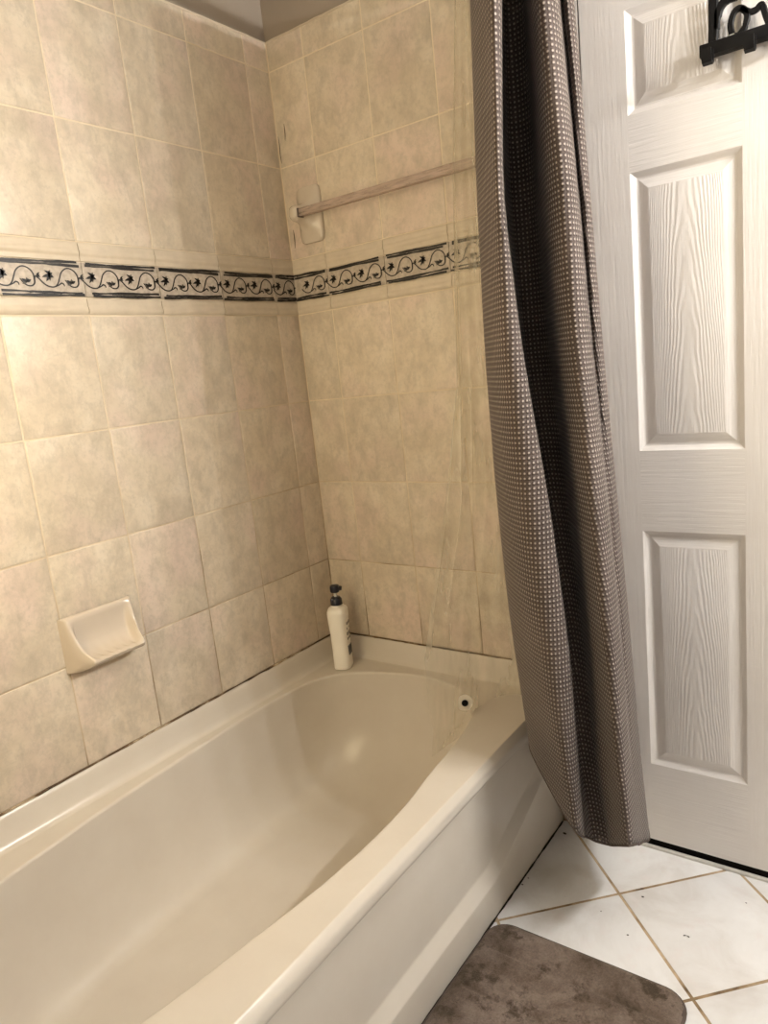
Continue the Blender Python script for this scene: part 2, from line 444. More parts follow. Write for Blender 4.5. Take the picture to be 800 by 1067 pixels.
# decorative border: moulded strips and listello tiles with an inked scroll
def ribbon(bm, f, pts, wid, out, mi):
    P = [Vector((p[0], p[1], 0)) for p in pts]; rows = []
    for i, p in enumerate(P):
        d = (P[min(i + 1, len(P) - 1)] - P[max(i - 1, 0)])
        if d.length < 1e-9: continue
        d.normalize(); nrm = Vector((-d.y, d.x, 0)); ww = wid[i] if isinstance(wid, list) else wid
        a, b_ = p + nrm * ww, p - nrm * ww
        rows.append([f(a.x, out - .0006, a.y), f(a.x, out, a.y), f(b_.x, out, b_.y), f(b_.x, out - .0006, b_.y)])
    grid(bm, rows, mi=mi)
def leaf(bm, f, x, z, ang, ln, wd, out, mi):
    pts = [(x + math.cos(ang) * ln * t, z + math.sin(ang) * ln * t) for t in (0, .25, .5, .75, 1)]
    wd *= 1.3; ribbon(bm, f, pts, [wd * .25, wd * .9, wd, wd * .6, 0.0001], out, mi)
def motif(bm, f, u, z, flip, out):
    # one S-scroll, 0.1 m long and about 0.05 m tall, starting at u, mid height z
    K = 0.103; s = -1 if flip else 1
    X = lambda a: u + s * a * K if not flip else u + K - a * K
    Zz = lambda b_: z + b_ * 0.05
    stem = [(0.0, -.10), (.08, -.26), (.18, -.36), (.30, -.36), (.38, -.22), (.44, 0.02), (.50, .26), (.60, .42), (.70, .44), (.80, .34), (.86, .16), (.87, -.04), (.90, .06), (.95, .0), (1.0, -.10)]
    P = catmull([(X(a), Zz(b_), 0) for a, b_ in stem], 5)
    ribbon(bm, f, P, 0.0014, out, 0)
    hook = catmull([(X(a), Zz(b_), 0) for a, b_ in ((.30, -.37), (.40, -.28), (.46, -.20), (.51, -.24), (.52, -.33))], 4)
    ribbon(bm, f, hook, [0.0008 + 0.0007 * math.sin(math.pi * i / (len(hook) - 1)) for i in range(len(hook))], out, 0)
    curl = catmull([(X(a), Zz(b_), 0) for a, b_ in ((.87, -.04), (.86, -.22), (.80, -.34), (.70, -.34), (.62, -.22), (.56, -.06))], 5)
    ribbon(bm, f, curl, [0.0019 - 0.0011 * i / len(curl) for i in range(len(curl))], out, 0)
    for a, l_, wd, mi in ((30, .011, .0022, 0), (85, .010, .0018, 1), (150, .013, .0024, 0), (200, .012, .0018, 1), (60, .008, .0014, 0)):
        an = math.radians(a if not flip else 180 - a)
        leaf(bm, f, X(.70), Zz(-.20), an, l_, wd, out + .0001, mi)
    for a, l_, wd, mi in ((-28, .017, .0026, 0), (15, .014, .0024, 0), (62, .012, .0022, 1), (150, .014, .0020, 0), (196, .020, .0026, 0), (232, .017, .0024, 0), (268, .012, .0018, 1)):
        an = math.radians(a if not flip else 180 - a)
        leaf(bm, f, X(.22) + (.004 if flip else -.004) * math.cos(math.radians(a)), Zz(.16), an, l_ * (1.15 if a > 100 else .85), wd, out + .0001, mi)
    for a, l_ in ((40, .010), (0, .008), (-30, .009)):
        an = math.radians(a if not flip else 180 - a)
        leaf(bm, f, X(.93), Zz(.10), an, l_, .0015, out + .0001, 0)
def border(name, f, us):
    bm = bmesh.new()
    def bar(prof, a, b_, mi):
        a += G * .5; b_ -= G * .5
        vs = grid(bm, [[f(u, o * (.45 if mi == 3 else .8), z) for o, z in prof] for u in (a, b_)], mi=mi)
        for r in vs: cap(bm, r, mi)
    upper = [(-.001, 1.607), (.002, 1.6075), (.003, 1.611), (.0025, 1.616), (.004, 1.620), (.008, 1.622), (.0095, 1.627), (.008, 1.632), (.005, 1.634), (.006, 1.638), (.0035, 1.645), (.001, 1.6485), (-.001, 1.649)]
    lower = [(-.001, 1.4905), (.001, 1.491), (.0035, 1.494), (.0075, 1.4965), (.009, 1.501), (.0075, 1.5055), (.004, 1.508), (.003, 1.513), (.0045, 1.517), (.003, 1.522), (.002, 1.526), (-.001, 1.5275)]
    mid = [(-.001, 1.5295), (.0028, 1.5305), (.003, 1.533), (.003, 1.602), (.0028, 1.6045), (-.001, 1.6055)]
    for a, b_ in zip(us, us[1:]):
        if b_ - a < .01: continue
        bar(upper, a, b_, 3); bar(lower, a, b_, 3); bar(mid, a, b_, 2)
        full = b_ - a > 0.2
        W = b_ - a - 2 * G
        # sketchy dark bands, top and bottom
        for zc, sgn in ((1.600, 1), (1.5355, -1)):
            for q in range(3):
                n = max(4, int(W / .008)); s0, s1 = R.uniform(0, .05), R.uniform(.92, 1)
                if q == 1: s0, s1 = R.uniform(.0, .3), R.uniform(.6, 1)
                zz = zc + (-.0030, 0.0004, .0028)[q] ; ph = R.uniform(0, 6)
                pts = [(a + G + W * lerp(s0, s1, i / n), zz + .0013 * math.sin(ph + 3.1 * i / n) + R.uniform(-.0004, .0004)) for i in range(n + 1)]
                wd = [max(.0004, (.0027, .0014, .0024)[q] * (0.55 + 0.6 * abs(math.sin(ph * 2 + 5.3 * i / n)))) for i in range(n + 1)]
                ribbon(bm, f, pts, wd, .0034 + .0001 * q, 0 if q != 1 else 1)
        zm = 1.5675
        flip = f is FL                              # u runs right to left on the left wall
        if full:
            for h in (0, 1): motif(bm, f, a + .0005 + h * .1027, zm, flip, .0035)
        else:
            if (b_ - a) > .10: motif(bm, f, (b_ - .1035) if f is FB else a + (b_ - a) - .1035, zm, flip, .0035)
            else: motif(bm, f, a - .005, zm, flip, .0035)
    return struct(name, bm, [INK, INKG, BORDER, TRIMT], None, 50)
border('trim_1', FL, us_left)
border('trim_2', FB, us_back)

# mouldy caulk between tile and tub; pale caulk bead along the top of the tile
bm = bmesh.new()
n = 60; pts = [(0.0005, -i * 1.52 / n, Z_BASE - 0.001 + R.uniform(-.0007, .0007)) for i in range(n + 1)]
tube(bm, pts, [0.0022 + R.uniform(-.0009, .0012) for _ in pts], 6)
struct('trim_3', bm, CAULK)
bm = bmesh.new()
pts = [(i * 0.79 / 40, -0.0005, Z_BASE - 0.001 + R.uniform(-.0007, .0007)) for i in range(41)]
tube(bm, pts, [0.0022 + R.uniform(-.0009, .0010) for _ in pts], 6)
struct('trim_4', bm, CAULK)
bm = bmesh.new()
tube(bm, [(-.0035, -i * 1.52 / 40, Z_TOP + .001 + R.uniform(-.001, .001)) for i in range(41)], 0.0045, 6)
tube(bm, [(i * .79 / 30, .0035, Z_TOP + .001 + R.uniform(-.001, .001)) for i in range(31)], 0.0045, 6)
struct('trim_5', bm, TRIMT)
# dark joint where the tub meets the floor
bm = bmesh.new()
pts = [(0.7635, -0.005 - i * 1.51 / 80, 0.001) for i in range(81)]
tube(bm, pts, [0.0020 + R.uniform(-.0010, .0014) for _ in pts], 6)
struct('trim_6', bm, plain('black_floor_joint', (0.02, 0.014, 0.009), 0.8, 0.2))
# door casing, threshold
bm = bmesh.new()
for x0, x1 in ((DX0 - 0.085, DX0 - 0.012), (DX1 + 0.012, DX1 + 0.085)):
    box(bm, x0, x1, -0.012, 0.006, 0.0, DZ1 + 0.085, 0.003)
box(bm, DX0 - 0.012, DX1 + 0.012, -0.012, 0.006, DZ1 + 0.010, DZ1 + 0.085, 0.003)
box(bm, DX0 - 0.017, DX0 - 0.004, 0.0, 0.09, 0.0, DZ1 + 0.006); box(bm, DX1 + 0.004, DX1 + 0.017, 0.0, 0.09, 0.0, DZ1 + 0.006)
struct('trim_7', bm, DSTILE)
bm = bmesh.new(); box(bm, DX0 - 0.017, DX1 + 0.017, -0.010, 0.001, -0.002, 0.006, 0.002); struct('trim_8', bm, MARBLE)

bm = bmesh.new(); box(bm, DX0 + .001, DX1 - .001, 0.006, 0.030, 0.0, DZ0 - .0005); struct('trim_10', bm, DARKGAP)  # dark strip added as painted shade in the gap below the door

# ------------------------------------------------------------------ door with moulded panels
def door():
    bm = bmesh.new(); uvl = bm.loops.layers.uv.new('UVMap')
    cols = [(1.012, 1.236), (1.356, 1.580)]
    rows = [(0.241, 0.856), (1.049, 1.662), (1.778, 1.984)]
    xs = [DX0, 1.012, 1.236, 1.356, 1.580, DX1]; zs = [DZ0, 0.241, 0.856, 1.049, 1.662, 1.778, 1.984, DZ1]
    def face(q, mi, uvs=None):
        f = bm.faces.new([bm.verts.new(p) for p in q]); f.material_index = mi
        for i, l in enumerate(f.loops): l[uvl].uv = uvs[i] if uvs else (0, 0)
    for i in range(5):
        for j in range(7):
            x0, x1, z0, z1 = xs[i], xs[i + 1], zs[j], zs[j + 1]
            panel = i in (1, 3) and j in (1, 3, 5)
            if not panel:
                mi = 1 if (i in (1, 3)) else 0
                face([(x0, 0, z0), (x1, 0, z0), (x1, 0, z1), (x0, 0, z1)], mi); continue
            prof = ((0, 0), (.002, .0012), (.010, .0085), (.0125, .0098), (.0165, .0098), (.019, .0088), (.036, .0030), (.039, .0024))
            rect = lambda ins, d: [(x0 + ins, d, z0 + ins), (x1 - ins, d, z0 + ins), (x1 - ins, d, z1 - ins), (x0 + ins, d, z1 - ins)]
            for (i0, d0), (i1, d1) in zip(prof, prof[1:]):
                a, b_ = rect(i0, d0), rect(i1, d1)
                for k in range(4):
                    face([a[k], a[(k + 1) % 4], b_[(k + 1) % 4], b_[k]], 0 if k in (1, 3) else 1)
            q = rect(prof[-1][0], prof[-1][1]); hw = (x1 - x0) / 2 - .039; xc = (x0 + x1) / 2
            face(q, 2, [((p[0] - xc) / hw, p[2]) for p in q])
    # back, edges
    e = .035
    for q in ([(DX0, 0, DZ0), (DX0, 0, DZ1), (DX0, e, DZ1), (DX0, e, DZ0)], [(DX1, 0, DZ0), (DX1, e, DZ0), (DX1, e, DZ1), (DX1, 0, DZ1)],
              [(DX0, e, DZ0), (DX0, e, DZ1), (DX1, e, DZ1), (DX1, e, DZ0)], [(DX0, 0, DZ0), (DX0, e, DZ0), (DX1, e, DZ0), (DX1, 0, DZ0)],
              [(DX0, 0, DZ1), (DX1, 0, DZ1), (DX1, e, DZ1), (DX0, e, DZ1)]):
        face(q, 0)
    return struct('door_1', bm, [DSTILE, DRAIL, DCATH], None, 12)
door()

# ------------------------------------------------------------------ bathtub
TZ = 0.395
def bathtub():
    edge = [(.687, -.74), (.682, -.62), (.666, -.50), (.648, -.335), (.606, -.178), (.535, -.105), (.445, -.072), (.362, -.064), (.26, -.082),
            (.165, -.118), (.095, -.178), (.064, -.27), (.055, -.40), (.057, -.56), (.066, -.74), (.080, -.95), (.096, -1.08), (.113, -1.20),
            (.165, -1.34), (.26, -1.43), (.37, -1.45), (.50, -1.42), (.595, -1.345), (.636, -1.23), (.662, -1.05), (.682, -.88)]
    NB = 208
    E_ = resample(catmull([(a, b_, 0) for a, b_ in edge], 12, True), NB, True)
    cx, cy = 0.375, -0.762
    X0, X1, Y0, Y1 = 0.030, 0.757, -TUB_L + 0.030, -0.028
    def rect_pt(v):
        d = Vector((v.x - cx, v.y - cy)); t = 1e9
        if d.x > 1e-9: t = min(t, (X1 - cx) / d.x)
        if d.x < -1e-9: t = min(t, (X0 - cx) / d.x)
        if d.y > 1e-9: t = min(t, (Y1 - cy) / d.y)
        if d.y < -1e-9: t = min(t, (Y0 - cy) / d.y)
        return Vector((cx + d.x * t, cy + d.y * t, 0))
    RP = [rect_pt(v) for v in E_]
    for c in ((X0, Y0), (X0, Y1), (X1, Y0), (X1, Y1)):
        k = min(range(NB), key=lambda i: (RP[i].x - c[0]) ** 2 + (RP[i].y - c[1]) ** 2); RP[k] = Vector((c[0], c[1], 0))
    fa, fb, fcx, fcy = 0.205, 0.47, 0.365, -0.80
    rings = []
    cen = Vector((cx, cy, 0)); rl = 0.007
    LP = [e - (cen - e).normalized() * rl for e in E_]
    for t in (0.0, 0.5, 0.92): rings.append([Vector((lerp(r.x, e.x, t), lerp(r.y, e.y, t), TZ)) for r, e in zip(RP, LP)])
    # rounded lip into the basin
    for k in range(0, 6):
        a = k / 5 * math.pi / 2
        row = []
        for e in E_:
            d = (cen - e).normalized(); q = e + d * rl * (math.sin(a) - 1.0) * 1.0
            row.append(Vector((q.x, q.y, TZ - rl * (1 - math.cos(a)))))
        rings.append(row)
    ZF = 0.075
    for k in range(1, 31):
        t = k / 30; row = []
        for e in E_:
            ang = math.atan2((e.y - fcy) / .75, (e.x - fcx) / .32)
            ca, sa = math.cos(ang), math.sin(ang)
            rr = (abs(ca) ** 3 + abs(sa) ** 3) ** (-1 / 3)
            F = Vector((fcx + fa * ca * rr, fcy + fb * sa * rr, 0))
            endness = abs(sa) ** 3 if sa > 0 else abs(sa) ** 3 * .5
            mexp = lerp(2.9, 1.75, endness)
            # point on a superellipse profile, even in angle
            th = t * math.pi / 2
            c_, s_ = math.cos(th), math.sin(th)
            k_ = (c_ ** mexp + s_ ** mexp) ** (-1 / mexp)
            hh = 1 - s_ * k_; gg = 1 - c_ * k_
            # gg: horizontal progress 0..1, hh: remaining height 1..0
            top = TZ - rl
            row.append(Vector((lerp(e.x, F.x, gg), lerp(e.y, F.y, gg), lerp(ZF, top, hh))))
        rings.append(row)
    bm = bmesh.new()
    vs = grid(bm, rings, closed_v=True)
    last = vs[-1]; fl = [v.co.copy() for v in last]
    for s_, z in ((.75, ZF - .003), (.4, ZF - .006), (.15, ZF - .007)):
        row = [bm.verts.new((lerp(fcx, c.x, s_), lerp(fcy, c.y, s_), z)) for c in fl]
        for i in range(NB): bm.faces.new((last[i], last[(i + 1) % NB], row[(i + 1) % NB], row[i]))
        last = row
    cap(bm, last)
    # raised tiling flange on the three wall sides
    prof = [(0.0, 0.0), (.006, .001), (.011, .006), (.015, .016), (.020, .040), (.023, .058), (.0255, .066), (.028, .0685), (.0285, .0685)]
    path = [(X1, Y1, 0, 1)] + [(X0, Y1, -1, 1), (X0, Y0, -1, -1), (X1, Y0, 0, -1)]
    rows = []
    for x, y, dx, dy in path:
        rows.append([Vector((x + dx * o * (X0 / .0285) , y + dy * o * (.0275 / .0285), TZ + z)) for o, z in prof])
    def sub(a, b_, n): return [[p.lerp(q, i / n) for p, q in zip(a, b_)] for i in range(n)]
    rr = sub(rows[0], rows[1], 14) + sub(rows[1], rows[2], 30) + sub(rows[2], rows[3], 14) + [rows[3]]
    # the flange on the back wall runs on to the outer edge of the tub
    ext0 = [v + Vector((.012, 0, 0)) for v in rows[0]]; ext1 = [v + Vector((.012, 0, 0)) for v in rows[3]]
    grid(bm, [ext0] + rr + [ext1])
    # rounded front rim and recessed apron
    ny = 90; rows = []
    for i in range(ny + 1):
        y = lerp(-0.001, -TUB_L + .001, i / ny)
        end = min(max((y + .40) / .40, 0), 1)
        endn = min(max((-1.12 - y) / .40, 0), 1)
        zl = 0.088 + 0.36 * .40 * max(end, endn)
        drop = 0.016 * max(end, endn)
        zt = TZ
        pr = [(X1, zt)]
        for x_, z_ in ((.0012, .0002), (.0024, .0009), (.0034, .0018), (.0115, .0110), (.0128, .0130), (.0138, .0155), (.0142, .0185)):
            pr.append((X1 + x_, zt - z_ - drop * (x_ / .0142)))
        pr += [(.7712, zt - .030 - drop), (.770, zt - .038 - drop), (.762, zt - .047 - drop), (.749, zt - .055 - drop), (.7435, zt - .062 - drop), (.742, zt - .074 - drop)]
        ztop = zt - .076 - drop; zb = zl + .035
        for k in range(1, 6): pr.append((.742, lerp(ztop, zb, k / 5)))
        pr += [(.7424, zl + .0305), (.7436, zl + .0275), (.752, zl + .0145), (.7605, zl + .0012), (.7615, zl - .0006), (.762, zl - .004)]
        for k in range(1, 4): pr.append((.762, lerp(zl - .004, 0.0, k / 3)))
        rows.append([Vector((x, y, z)) for x, z in pr])
    grid(bm, rows)
    # close the deck between rectangle and the two wall ends of the rim
    for ya, yb in ((Y1, -0.001), (Y0, -TUB_L + .001)):
        q = [(X1, ya, TZ), (X1 + .001, ya, TZ), (X1 + .001, yb, TZ), (X1, yb, TZ)]
        bm.faces.new([bm.verts.new(p) for p in q])
    o = obj('bathtub', bm, TUB, None, 35)
    tag(o, 'glossy bone white bathtub with bowed rim and recessed apron along the left wall', 'bathtub')
    bm = bmesh.new()
    bmesh.ops.create_cone(bm, cap_ends=True, segments=24, radius1=.028, radius2=.024, depth=.006, matrix=Matrix.Translation((.365, -1.13, ZF - .003)))
    obj('drain', bm, plain('chrome', (.6, .58, .55), .15), o)
bathtub()

# ------------------------------------------------------------------ soap dish
def soap_dish():
    o = thing('soap_dish', 'beige ceramic soap dish with ribbed lip fixed to the left tiled wall', 'soap dish', (0, -.835, .69))
    inner = [(.008, .829), (.017, .8285), (.0205, .824), (.0195, .814), (.0165, .800), (.016, .782), (.018, .764), (.024, .748), (.036, .7375), (.050, .7330), (.064, .7318), (.074, .732), (.079, .7285), (.076, .723), (.060, .714), (.035, .705), (.012, .700), (.0, .699)]
    side = [(.008, .829), (.018, .8285), (.0225, .8235), (.0245, .815), (.028, .803), (.033, .788), (.040, .771), (.049, .757), (.058, .748), (.066, .742), (.072, .738), (.077, .734), (.0795, .7285), (.076, .723), (.060, .714), (.035, .705), (.012, .700), (.0, .699)]
    base = [(0, z) for _, z in side]
    ylo = lambda x: lerp(-.925, -.899, min(1, x / .078))
    yhi = lambda x: lerp(-.742, -.764, min(1, x / .078))
    cols = [(0.0, base), (0.0, [(x * .5, z) for x, z in side]), (0.005, [(x * .94, z) for x, z in side]), (.018, side), (.04, side), (.075, [(lerp(a[0], b_[0], .35), lerp(a[1], b_[1], .35)) for a, b_ in zip(side, inner)]), (.11, [(lerp(a[0], b_[0], .8), lerp(a[1], b_[1], .8)) for a, b_ in zip(side, inner)])]
    n = 44
    for i in range(n + 1): cols.append((lerp(.135, .865, i / n), inner))
    cols += [(1 - u, p) for u, p in reversed(cols[:7])]
    rows = []
    for u, prof in cols:
        row = []
        for k, (x, z) in enumerate(prof):
            y = lerp(ylo(x), yhi(x), u); zz = z
            if 8 <= k <= 12 and .13 < u < .87: zz += .0011 * math.cos((u - .5) * 2 * math.pi * 7.2) * (.5, .9, 1, .9, .5)[k - 8]
            row.append((x, y, zz))
        rows.append(row)
    bm = bmesh.new(); grid(bm, rows)
    obj('dish_body', bm, CERAM, o, 60)
soap_dish()

# ------------------------------------------------------------------ towel bar
def towel_bar():
    o = thing('towel_bar', 'clear acrylic towel bar in beige ceramic brackets on the back tiled wall', 'towel bar', (.40, 0, 1.76))
    for cx_, s in ((.098, 1), (.735, -1)):
        bm = bmesh.new(); rows = []
        zc = 1.762
        def ring(hx, hz, y, dx=0, e=4.0, dz=0):
            out = []
            for k in range(40):
                a = 2 * math.pi * k / 40; ca, sa = math.cos(a), math.sin(a); r_ = (abs(ca) ** e + abs(sa) ** e) ** (-1 / e)
                out.append((cx_ + dx * s + hx * ca * r_, y, zc + dz + hz * sa * r_))
            return out
        rows = [ring(.043, .078, .0, e=9), ring(.044, .078, -.006, e=9), ring(.0425, .0765, -.010, e=8), ring(.036, .066, -.0125, e=6), ring(.031, .046, -.017, -.004, 4), ring(.026, .033, -.026, -.008, 3),
                ring(.0215, .026, -.036, -.010, 2.6), ring(.020, .0235, -.048, -.011, 2.4), ring(.0195, .022, -.058, -.011, 2.4), ring(.0175, .0195, -.066, -.011, 2.4), ring(.012, .014, -.072, -.011, 2.2), ring(.005, .006, -.074, -.011, 2)]
        vs = grid(bm, rows, closed_v=True); cap(bm, vs[-1])
        obj('bracket', bm, CERAM, o, 50)
    bm = bmesh.new(); hb = .0105
    q = [(hb, 0), (0, hb), (-hb, 0), (0, -hb)]
    sq = [(-hb, -hb), (hb, -hb), (hb, hb), (-hb, hb)]
    vs = grid(bm, [[(x, -.056 + a * .9, 1.760 + b_) for a, b_ in sq] for x in (.106, .30, .50, .735)], closed_v=True)
    cap(bm, vs[0]); cap(bm, vs[-1])
    obj('bar', bm, ACRYL, o, 30)['label'] = 'clear square acrylic bar'
    bm = bmesh.new(); box(bm, .101, .1065, -.0685, -.0435, 1.7475, 1.7725, .002)  # dark block painting the refraction seen in the clear bar's end
    obj('bar_end_refraction', bm, plain('dark_refraction', (.07, .05, .04), .4), o)['label'] = 'clear bar end with its refraction painted dark'
towel_bar()

# ------------------------------------------------------------------ pump bottle
def bottle():
    bx_, by_, bz_ = .098, -.098, TZ + .0006
    o = thing('pump_bottle', 'white lotion bottle with dark pump standing on the tub corner', 'bottle', (bx_, by_, bz_))
    ang = math.radians(24)                    # broad label side turned towards the door
    ca, sa = math.cos(ang), math.sin(ang)
    def ring(hw, hd, z, e=2.8, n=40):
        out = []
        for k in range(n):
            a = 2 * math.pi * k / n; c_, s_ = math.cos(a), math.sin(a); r_ = (abs(c_) ** e + abs(s_) ** e) ** (-1 / e)
            u, v = hw * c_ * r_, hd * s_ * r_
            out.append((bx_ + u * ca - v * sa, by_ + u * sa + v * ca, bz_ + z))
        return out
    H = .196
    prof = [(.0, .0225), (.002, .0262), (.006, .0275), (.03, .0272), (.07, .0268), (.11, .0272), (.145, .029), (.170, .0302), (.181, .0298), (.188, .0272), (.193, .021), (.196, .0145), (.200, .0132)]
    bm = bmesh.new()
    rows = [ring(h * 1.0, h * 1.22, z + (.008 if z > .15 else 0), 3.2 if z < .188 else 2.3) for z, h in prof]
    vs = grid(bm, rows, closed_v=True); cap(bm, vs[0][::-1]); cap(bm, vs[-1])
    obj('bottle_body', bm, plain('white_plastic', (.90, .86, .77), .35, .45, .03), o, 50)
    NAVY = plain('navy_plastic', (.012, .013, .022), .3, .5)
    bm = bmesh.new()
    rows = [ring(r_, r_, z, 2) for z, r_ in ((.207, .0175), (.208, .0188), (.225, .0182), (.227, .0165), (.2315, .013), (.2325, .008), (.2326, .004))]
    vs = grid(bm, rows, closed_v=True); cap(bm, vs[0][::-1]); cap(bm, vs[-1])
    obj('pump_collar', bm, NAVY, o, 40)
    bm = bmesh.new(); tube(bm, [(bx_, by_, bz_ + .230), (bx_, by_, bz_ + .250)], .0045, 14)
    obj('pump_stem', bm, plain('pale_plastic', (.62, .6, .55), .3), o)
    bm = bmesh.new()
    rows = [ring(r_, r_, z, 2.2) for z, r_ in ((.2465, .006), (.247, .0125), (.250, .0148), (.264, .0148), (.2685, .0135), (.270, .009))]
    vs = grid(bm, rows, closed_v=True); cap(bm, vs[0][::-1]); cap(bm, vs[-1])
    d = Vector((.75, .66, 0)).normalized()
    tube(bm, [Vector((bx_, by_, bz_ + .259)) + d * s_ + Vector((0, 0, -s_ * s_ * 6)) for s_ in (0, .010, .016, .021)], [.0085, .0085, .008, .007], 12)
    obj('pump_head', bm, NAVY, o, 40)
    # dark lettering running up the label side
    bm = bmesh.new()
    for z, ln, hh in ((.148, .020, .0045), (.132, .024, .004), (.114, .018, .005), (.098, .012, .0035), (.066, .030, .009), (.052, .022, .007)):
        for q in range(3):
            v0 = lerp(-.012, .010, q / 2); hw = .0275 if z < .14 else .0290
            pts = []
            u = hw + .0006
            a = [(u, v0 - ln * .14, z - hh), (u, v0 + ln * .14, z - hh), (u, v0 + ln * .14, z + hh), (u, v0 - ln * .14, z + hh)]
            b_ = [(u - .002, p[1], p[2]) for p in a]
            W = lambda L_: [(bx_ + p[0] * ca - p[1] * sa, by_ + p[0] * sa + p[1] * ca, bz_ + p[2]) for p in L_]
            vs = grid(bm, [W(b_), W(a)], closed_v=True); cap(bm, vs[1])
    obj('lettering', bm, NAVY, o, 30)['label'] = 'dark blue lettering'
bottle()

# ------------------------------------------------------------------ curtain rod, curtain, liner
def rod_x(y):
    t = (-y - .762) / .762
    return .79 + .145 * (1 - t * t)
ROD_Z = 2.155
def curtain_rod():
    o = thing('shower_curtain_rod', 'bowed metal shower curtain rod spanning above the bathtub', 'curtain rod', (.79, -.002, ROD_Z))
    metal = plain('brushed_nickel', (.55, .52, .48), .3); metal.node_tree.nodes['Principled BSDF'].inputs['Metallic'].default_value = .9
    bm = bmesh.new(); tube(bm, [(rod_x(-i * 1.52 / 40), -i * 1.52 / 40 - .001, ROD_Z) for i in range(41)], .0125, 16)
    obj('rod', bm, metal, o)
    for y, s in ((-.001, -1), (-1.521, 1)):
        bm = bmesh.new(); tube(bm, [(.79, y, ROD_Z), (.79, y + s * .006, ROD_Z), (.79, y + s * .012, ROD_Z), (.79, y + s * .03, ROD_Z)], [.034, .034, .024, .017], 24)
        obj('flange', bm, metal, o)
curtain_rod()

ZG = [2.16, 1.9, 1.6, 1.3, 1.0, .7, .4, .1, -.05]
CF = [
 ('a2', -0.200, 0.36, [0.772, 0.76, 0.747, 0.739, 0.741, 0.752, 0.778, 0.803, 0.816]),
 ('b', -0.280, 0.372, [0.808, 0.796, 0.782, 0.774, 0.776, 0.788, 0.814, 0.84, 0.853]),
 ('c', -0.370, 0.312, [0.881, 0.87, 0.858, 0.844, 0.851, 0.874, 0.91, 0.947, 0.965]),
 ('c2', -0.405, 0.289, [0.92, 0.907, 0.892, 0.89, 0.909, 0.934, 0.96, 0.987, 1.0]),
 ('d', -0.375, 0.258, [0.927, 0.907, 0.885, 0.904, 0.939, 0.963, 0.971, 0.978, 0.982]),
 ('d2', [-0.3, -0.3, -0.3, -0.3, -0.315, -0.333, -0.35, -0.35, -0.35], 0.240, [0.884, 0.866, 0.848, 0.864, 0.906, 0.94, 0.957, 0.974, 0.983]),
 ('e', [-0.15, -0.15, -0.153, -0.167, -0.214, -0.269, -0.323, -0.325, -0.325], 0.219, [0.812, 0.798, 0.79, 0.81, 0.863, 0.916, 0.948, 0.98, 0.996]),
 ('e2', [-0.11, -0.11, -0.113, -0.127, -0.178, -0.241, -0.306, -0.31, -0.31], 0.204, [0.807, 0.8, 0.796, 0.811, 0.863, 0.917, 0.952, 0.987, 1.005]),
 ('f', [-0.12, -0.12, -0.122, -0.137, -0.188, -0.25, -0.308, -0.31, -0.31], 0.206, [0.842, 0.84, 0.841, 0.857, 0.899, 0.944, 0.98, 1.016, 1.034]),
 ('f2', [-0.19, -0.19, -0.191, -0.198, -0.236, -0.282, -0.325, -0.325, -0.325], 0.219, [0.878, 0.88, 0.883, 0.897, 0.932, 0.97, 1.0, 1.031, 1.046]),
 ('g', [-0.27, -0.27, -0.27, -0.278, -0.297, -0.32, -0.34, -0.34, -0.34], 0.234, [0.92, 0.926, 0.933, 0.944, 0.971, 0.998, 1.021, 1.044, 1.056]),
 ('g2', [-0.305, -0.305, -0.305, -0.317, -0.341, -0.366, -0.385, -0.385, -0.385], 0.277, [0.944, 0.961, 0.979, 0.994, 1.02, 1.046, 1.067, 1.088, 1.098]),
 ('h', [-0.26, -0.26, -0.26, -0.272, -0.295, -0.32, -0.34, -0.34, -0.34], 0.253, [0.956, 0.97, 0.986, 1.003, 1.029, 1.053, 1.071, 1.088, 1.097]),
 ('h2', [-0.19, -0.19, -0.191, -0.218, -0.262, -0.301, -0.325, -0.325, -0.325], 0.241, [0.933, 0.947, 0.963, 0.985, 1.018, 1.047, 1.066, 1.086, 1.096]),
 ('i', [-0.13, -0.132, -0.143, -0.184, -0.234, -0.277, -0.305, -0.305, -0.305], 0.230, [0.918, 0.933, 0.952, 0.978, 1.012, 1.042, 1.063, 1.084, 1.094]),
 ('j', [-0.16, -0.161, -0.166, -0.189, -0.225, -0.26, -0.285, -0.285, -0.285], 0.220, [0.94, 0.953, 0.968, 0.988, 1.017, 1.044, 1.062, 1.08, 1.088]),
 ('k', [-0.13, -0.13, -0.131, -0.146, -0.171, -0.197, -0.217, -0.22, -0.22], 0.188, [0.946, 0.956, 0.968, 0.985, 1.009, 1.034, 1.053, 1.073, 1.083]),
 ('l', [-0.08, -0.08, -0.081, -0.088, -0.105, -0.125, -0.144, -0.15, -0.15], 0.128, [0.921, 0.932, 0.944, 0.959, 0.98, 1.003, 1.022, 1.04, 1.05]),
 ('m', -0.035, 0.060, [0.900, 0.910, 0.922, 0.934, 0.949, 0.965, 0.977, 0.990, 0.997]),  # this fold and the next added, unseen, to block light along the wall
 ('n', -0.014, 0.055, [0.880, 0.890, 0.902, 0.914, 0.929, 0.945, 0.957, 0.970, 0.977]),
]
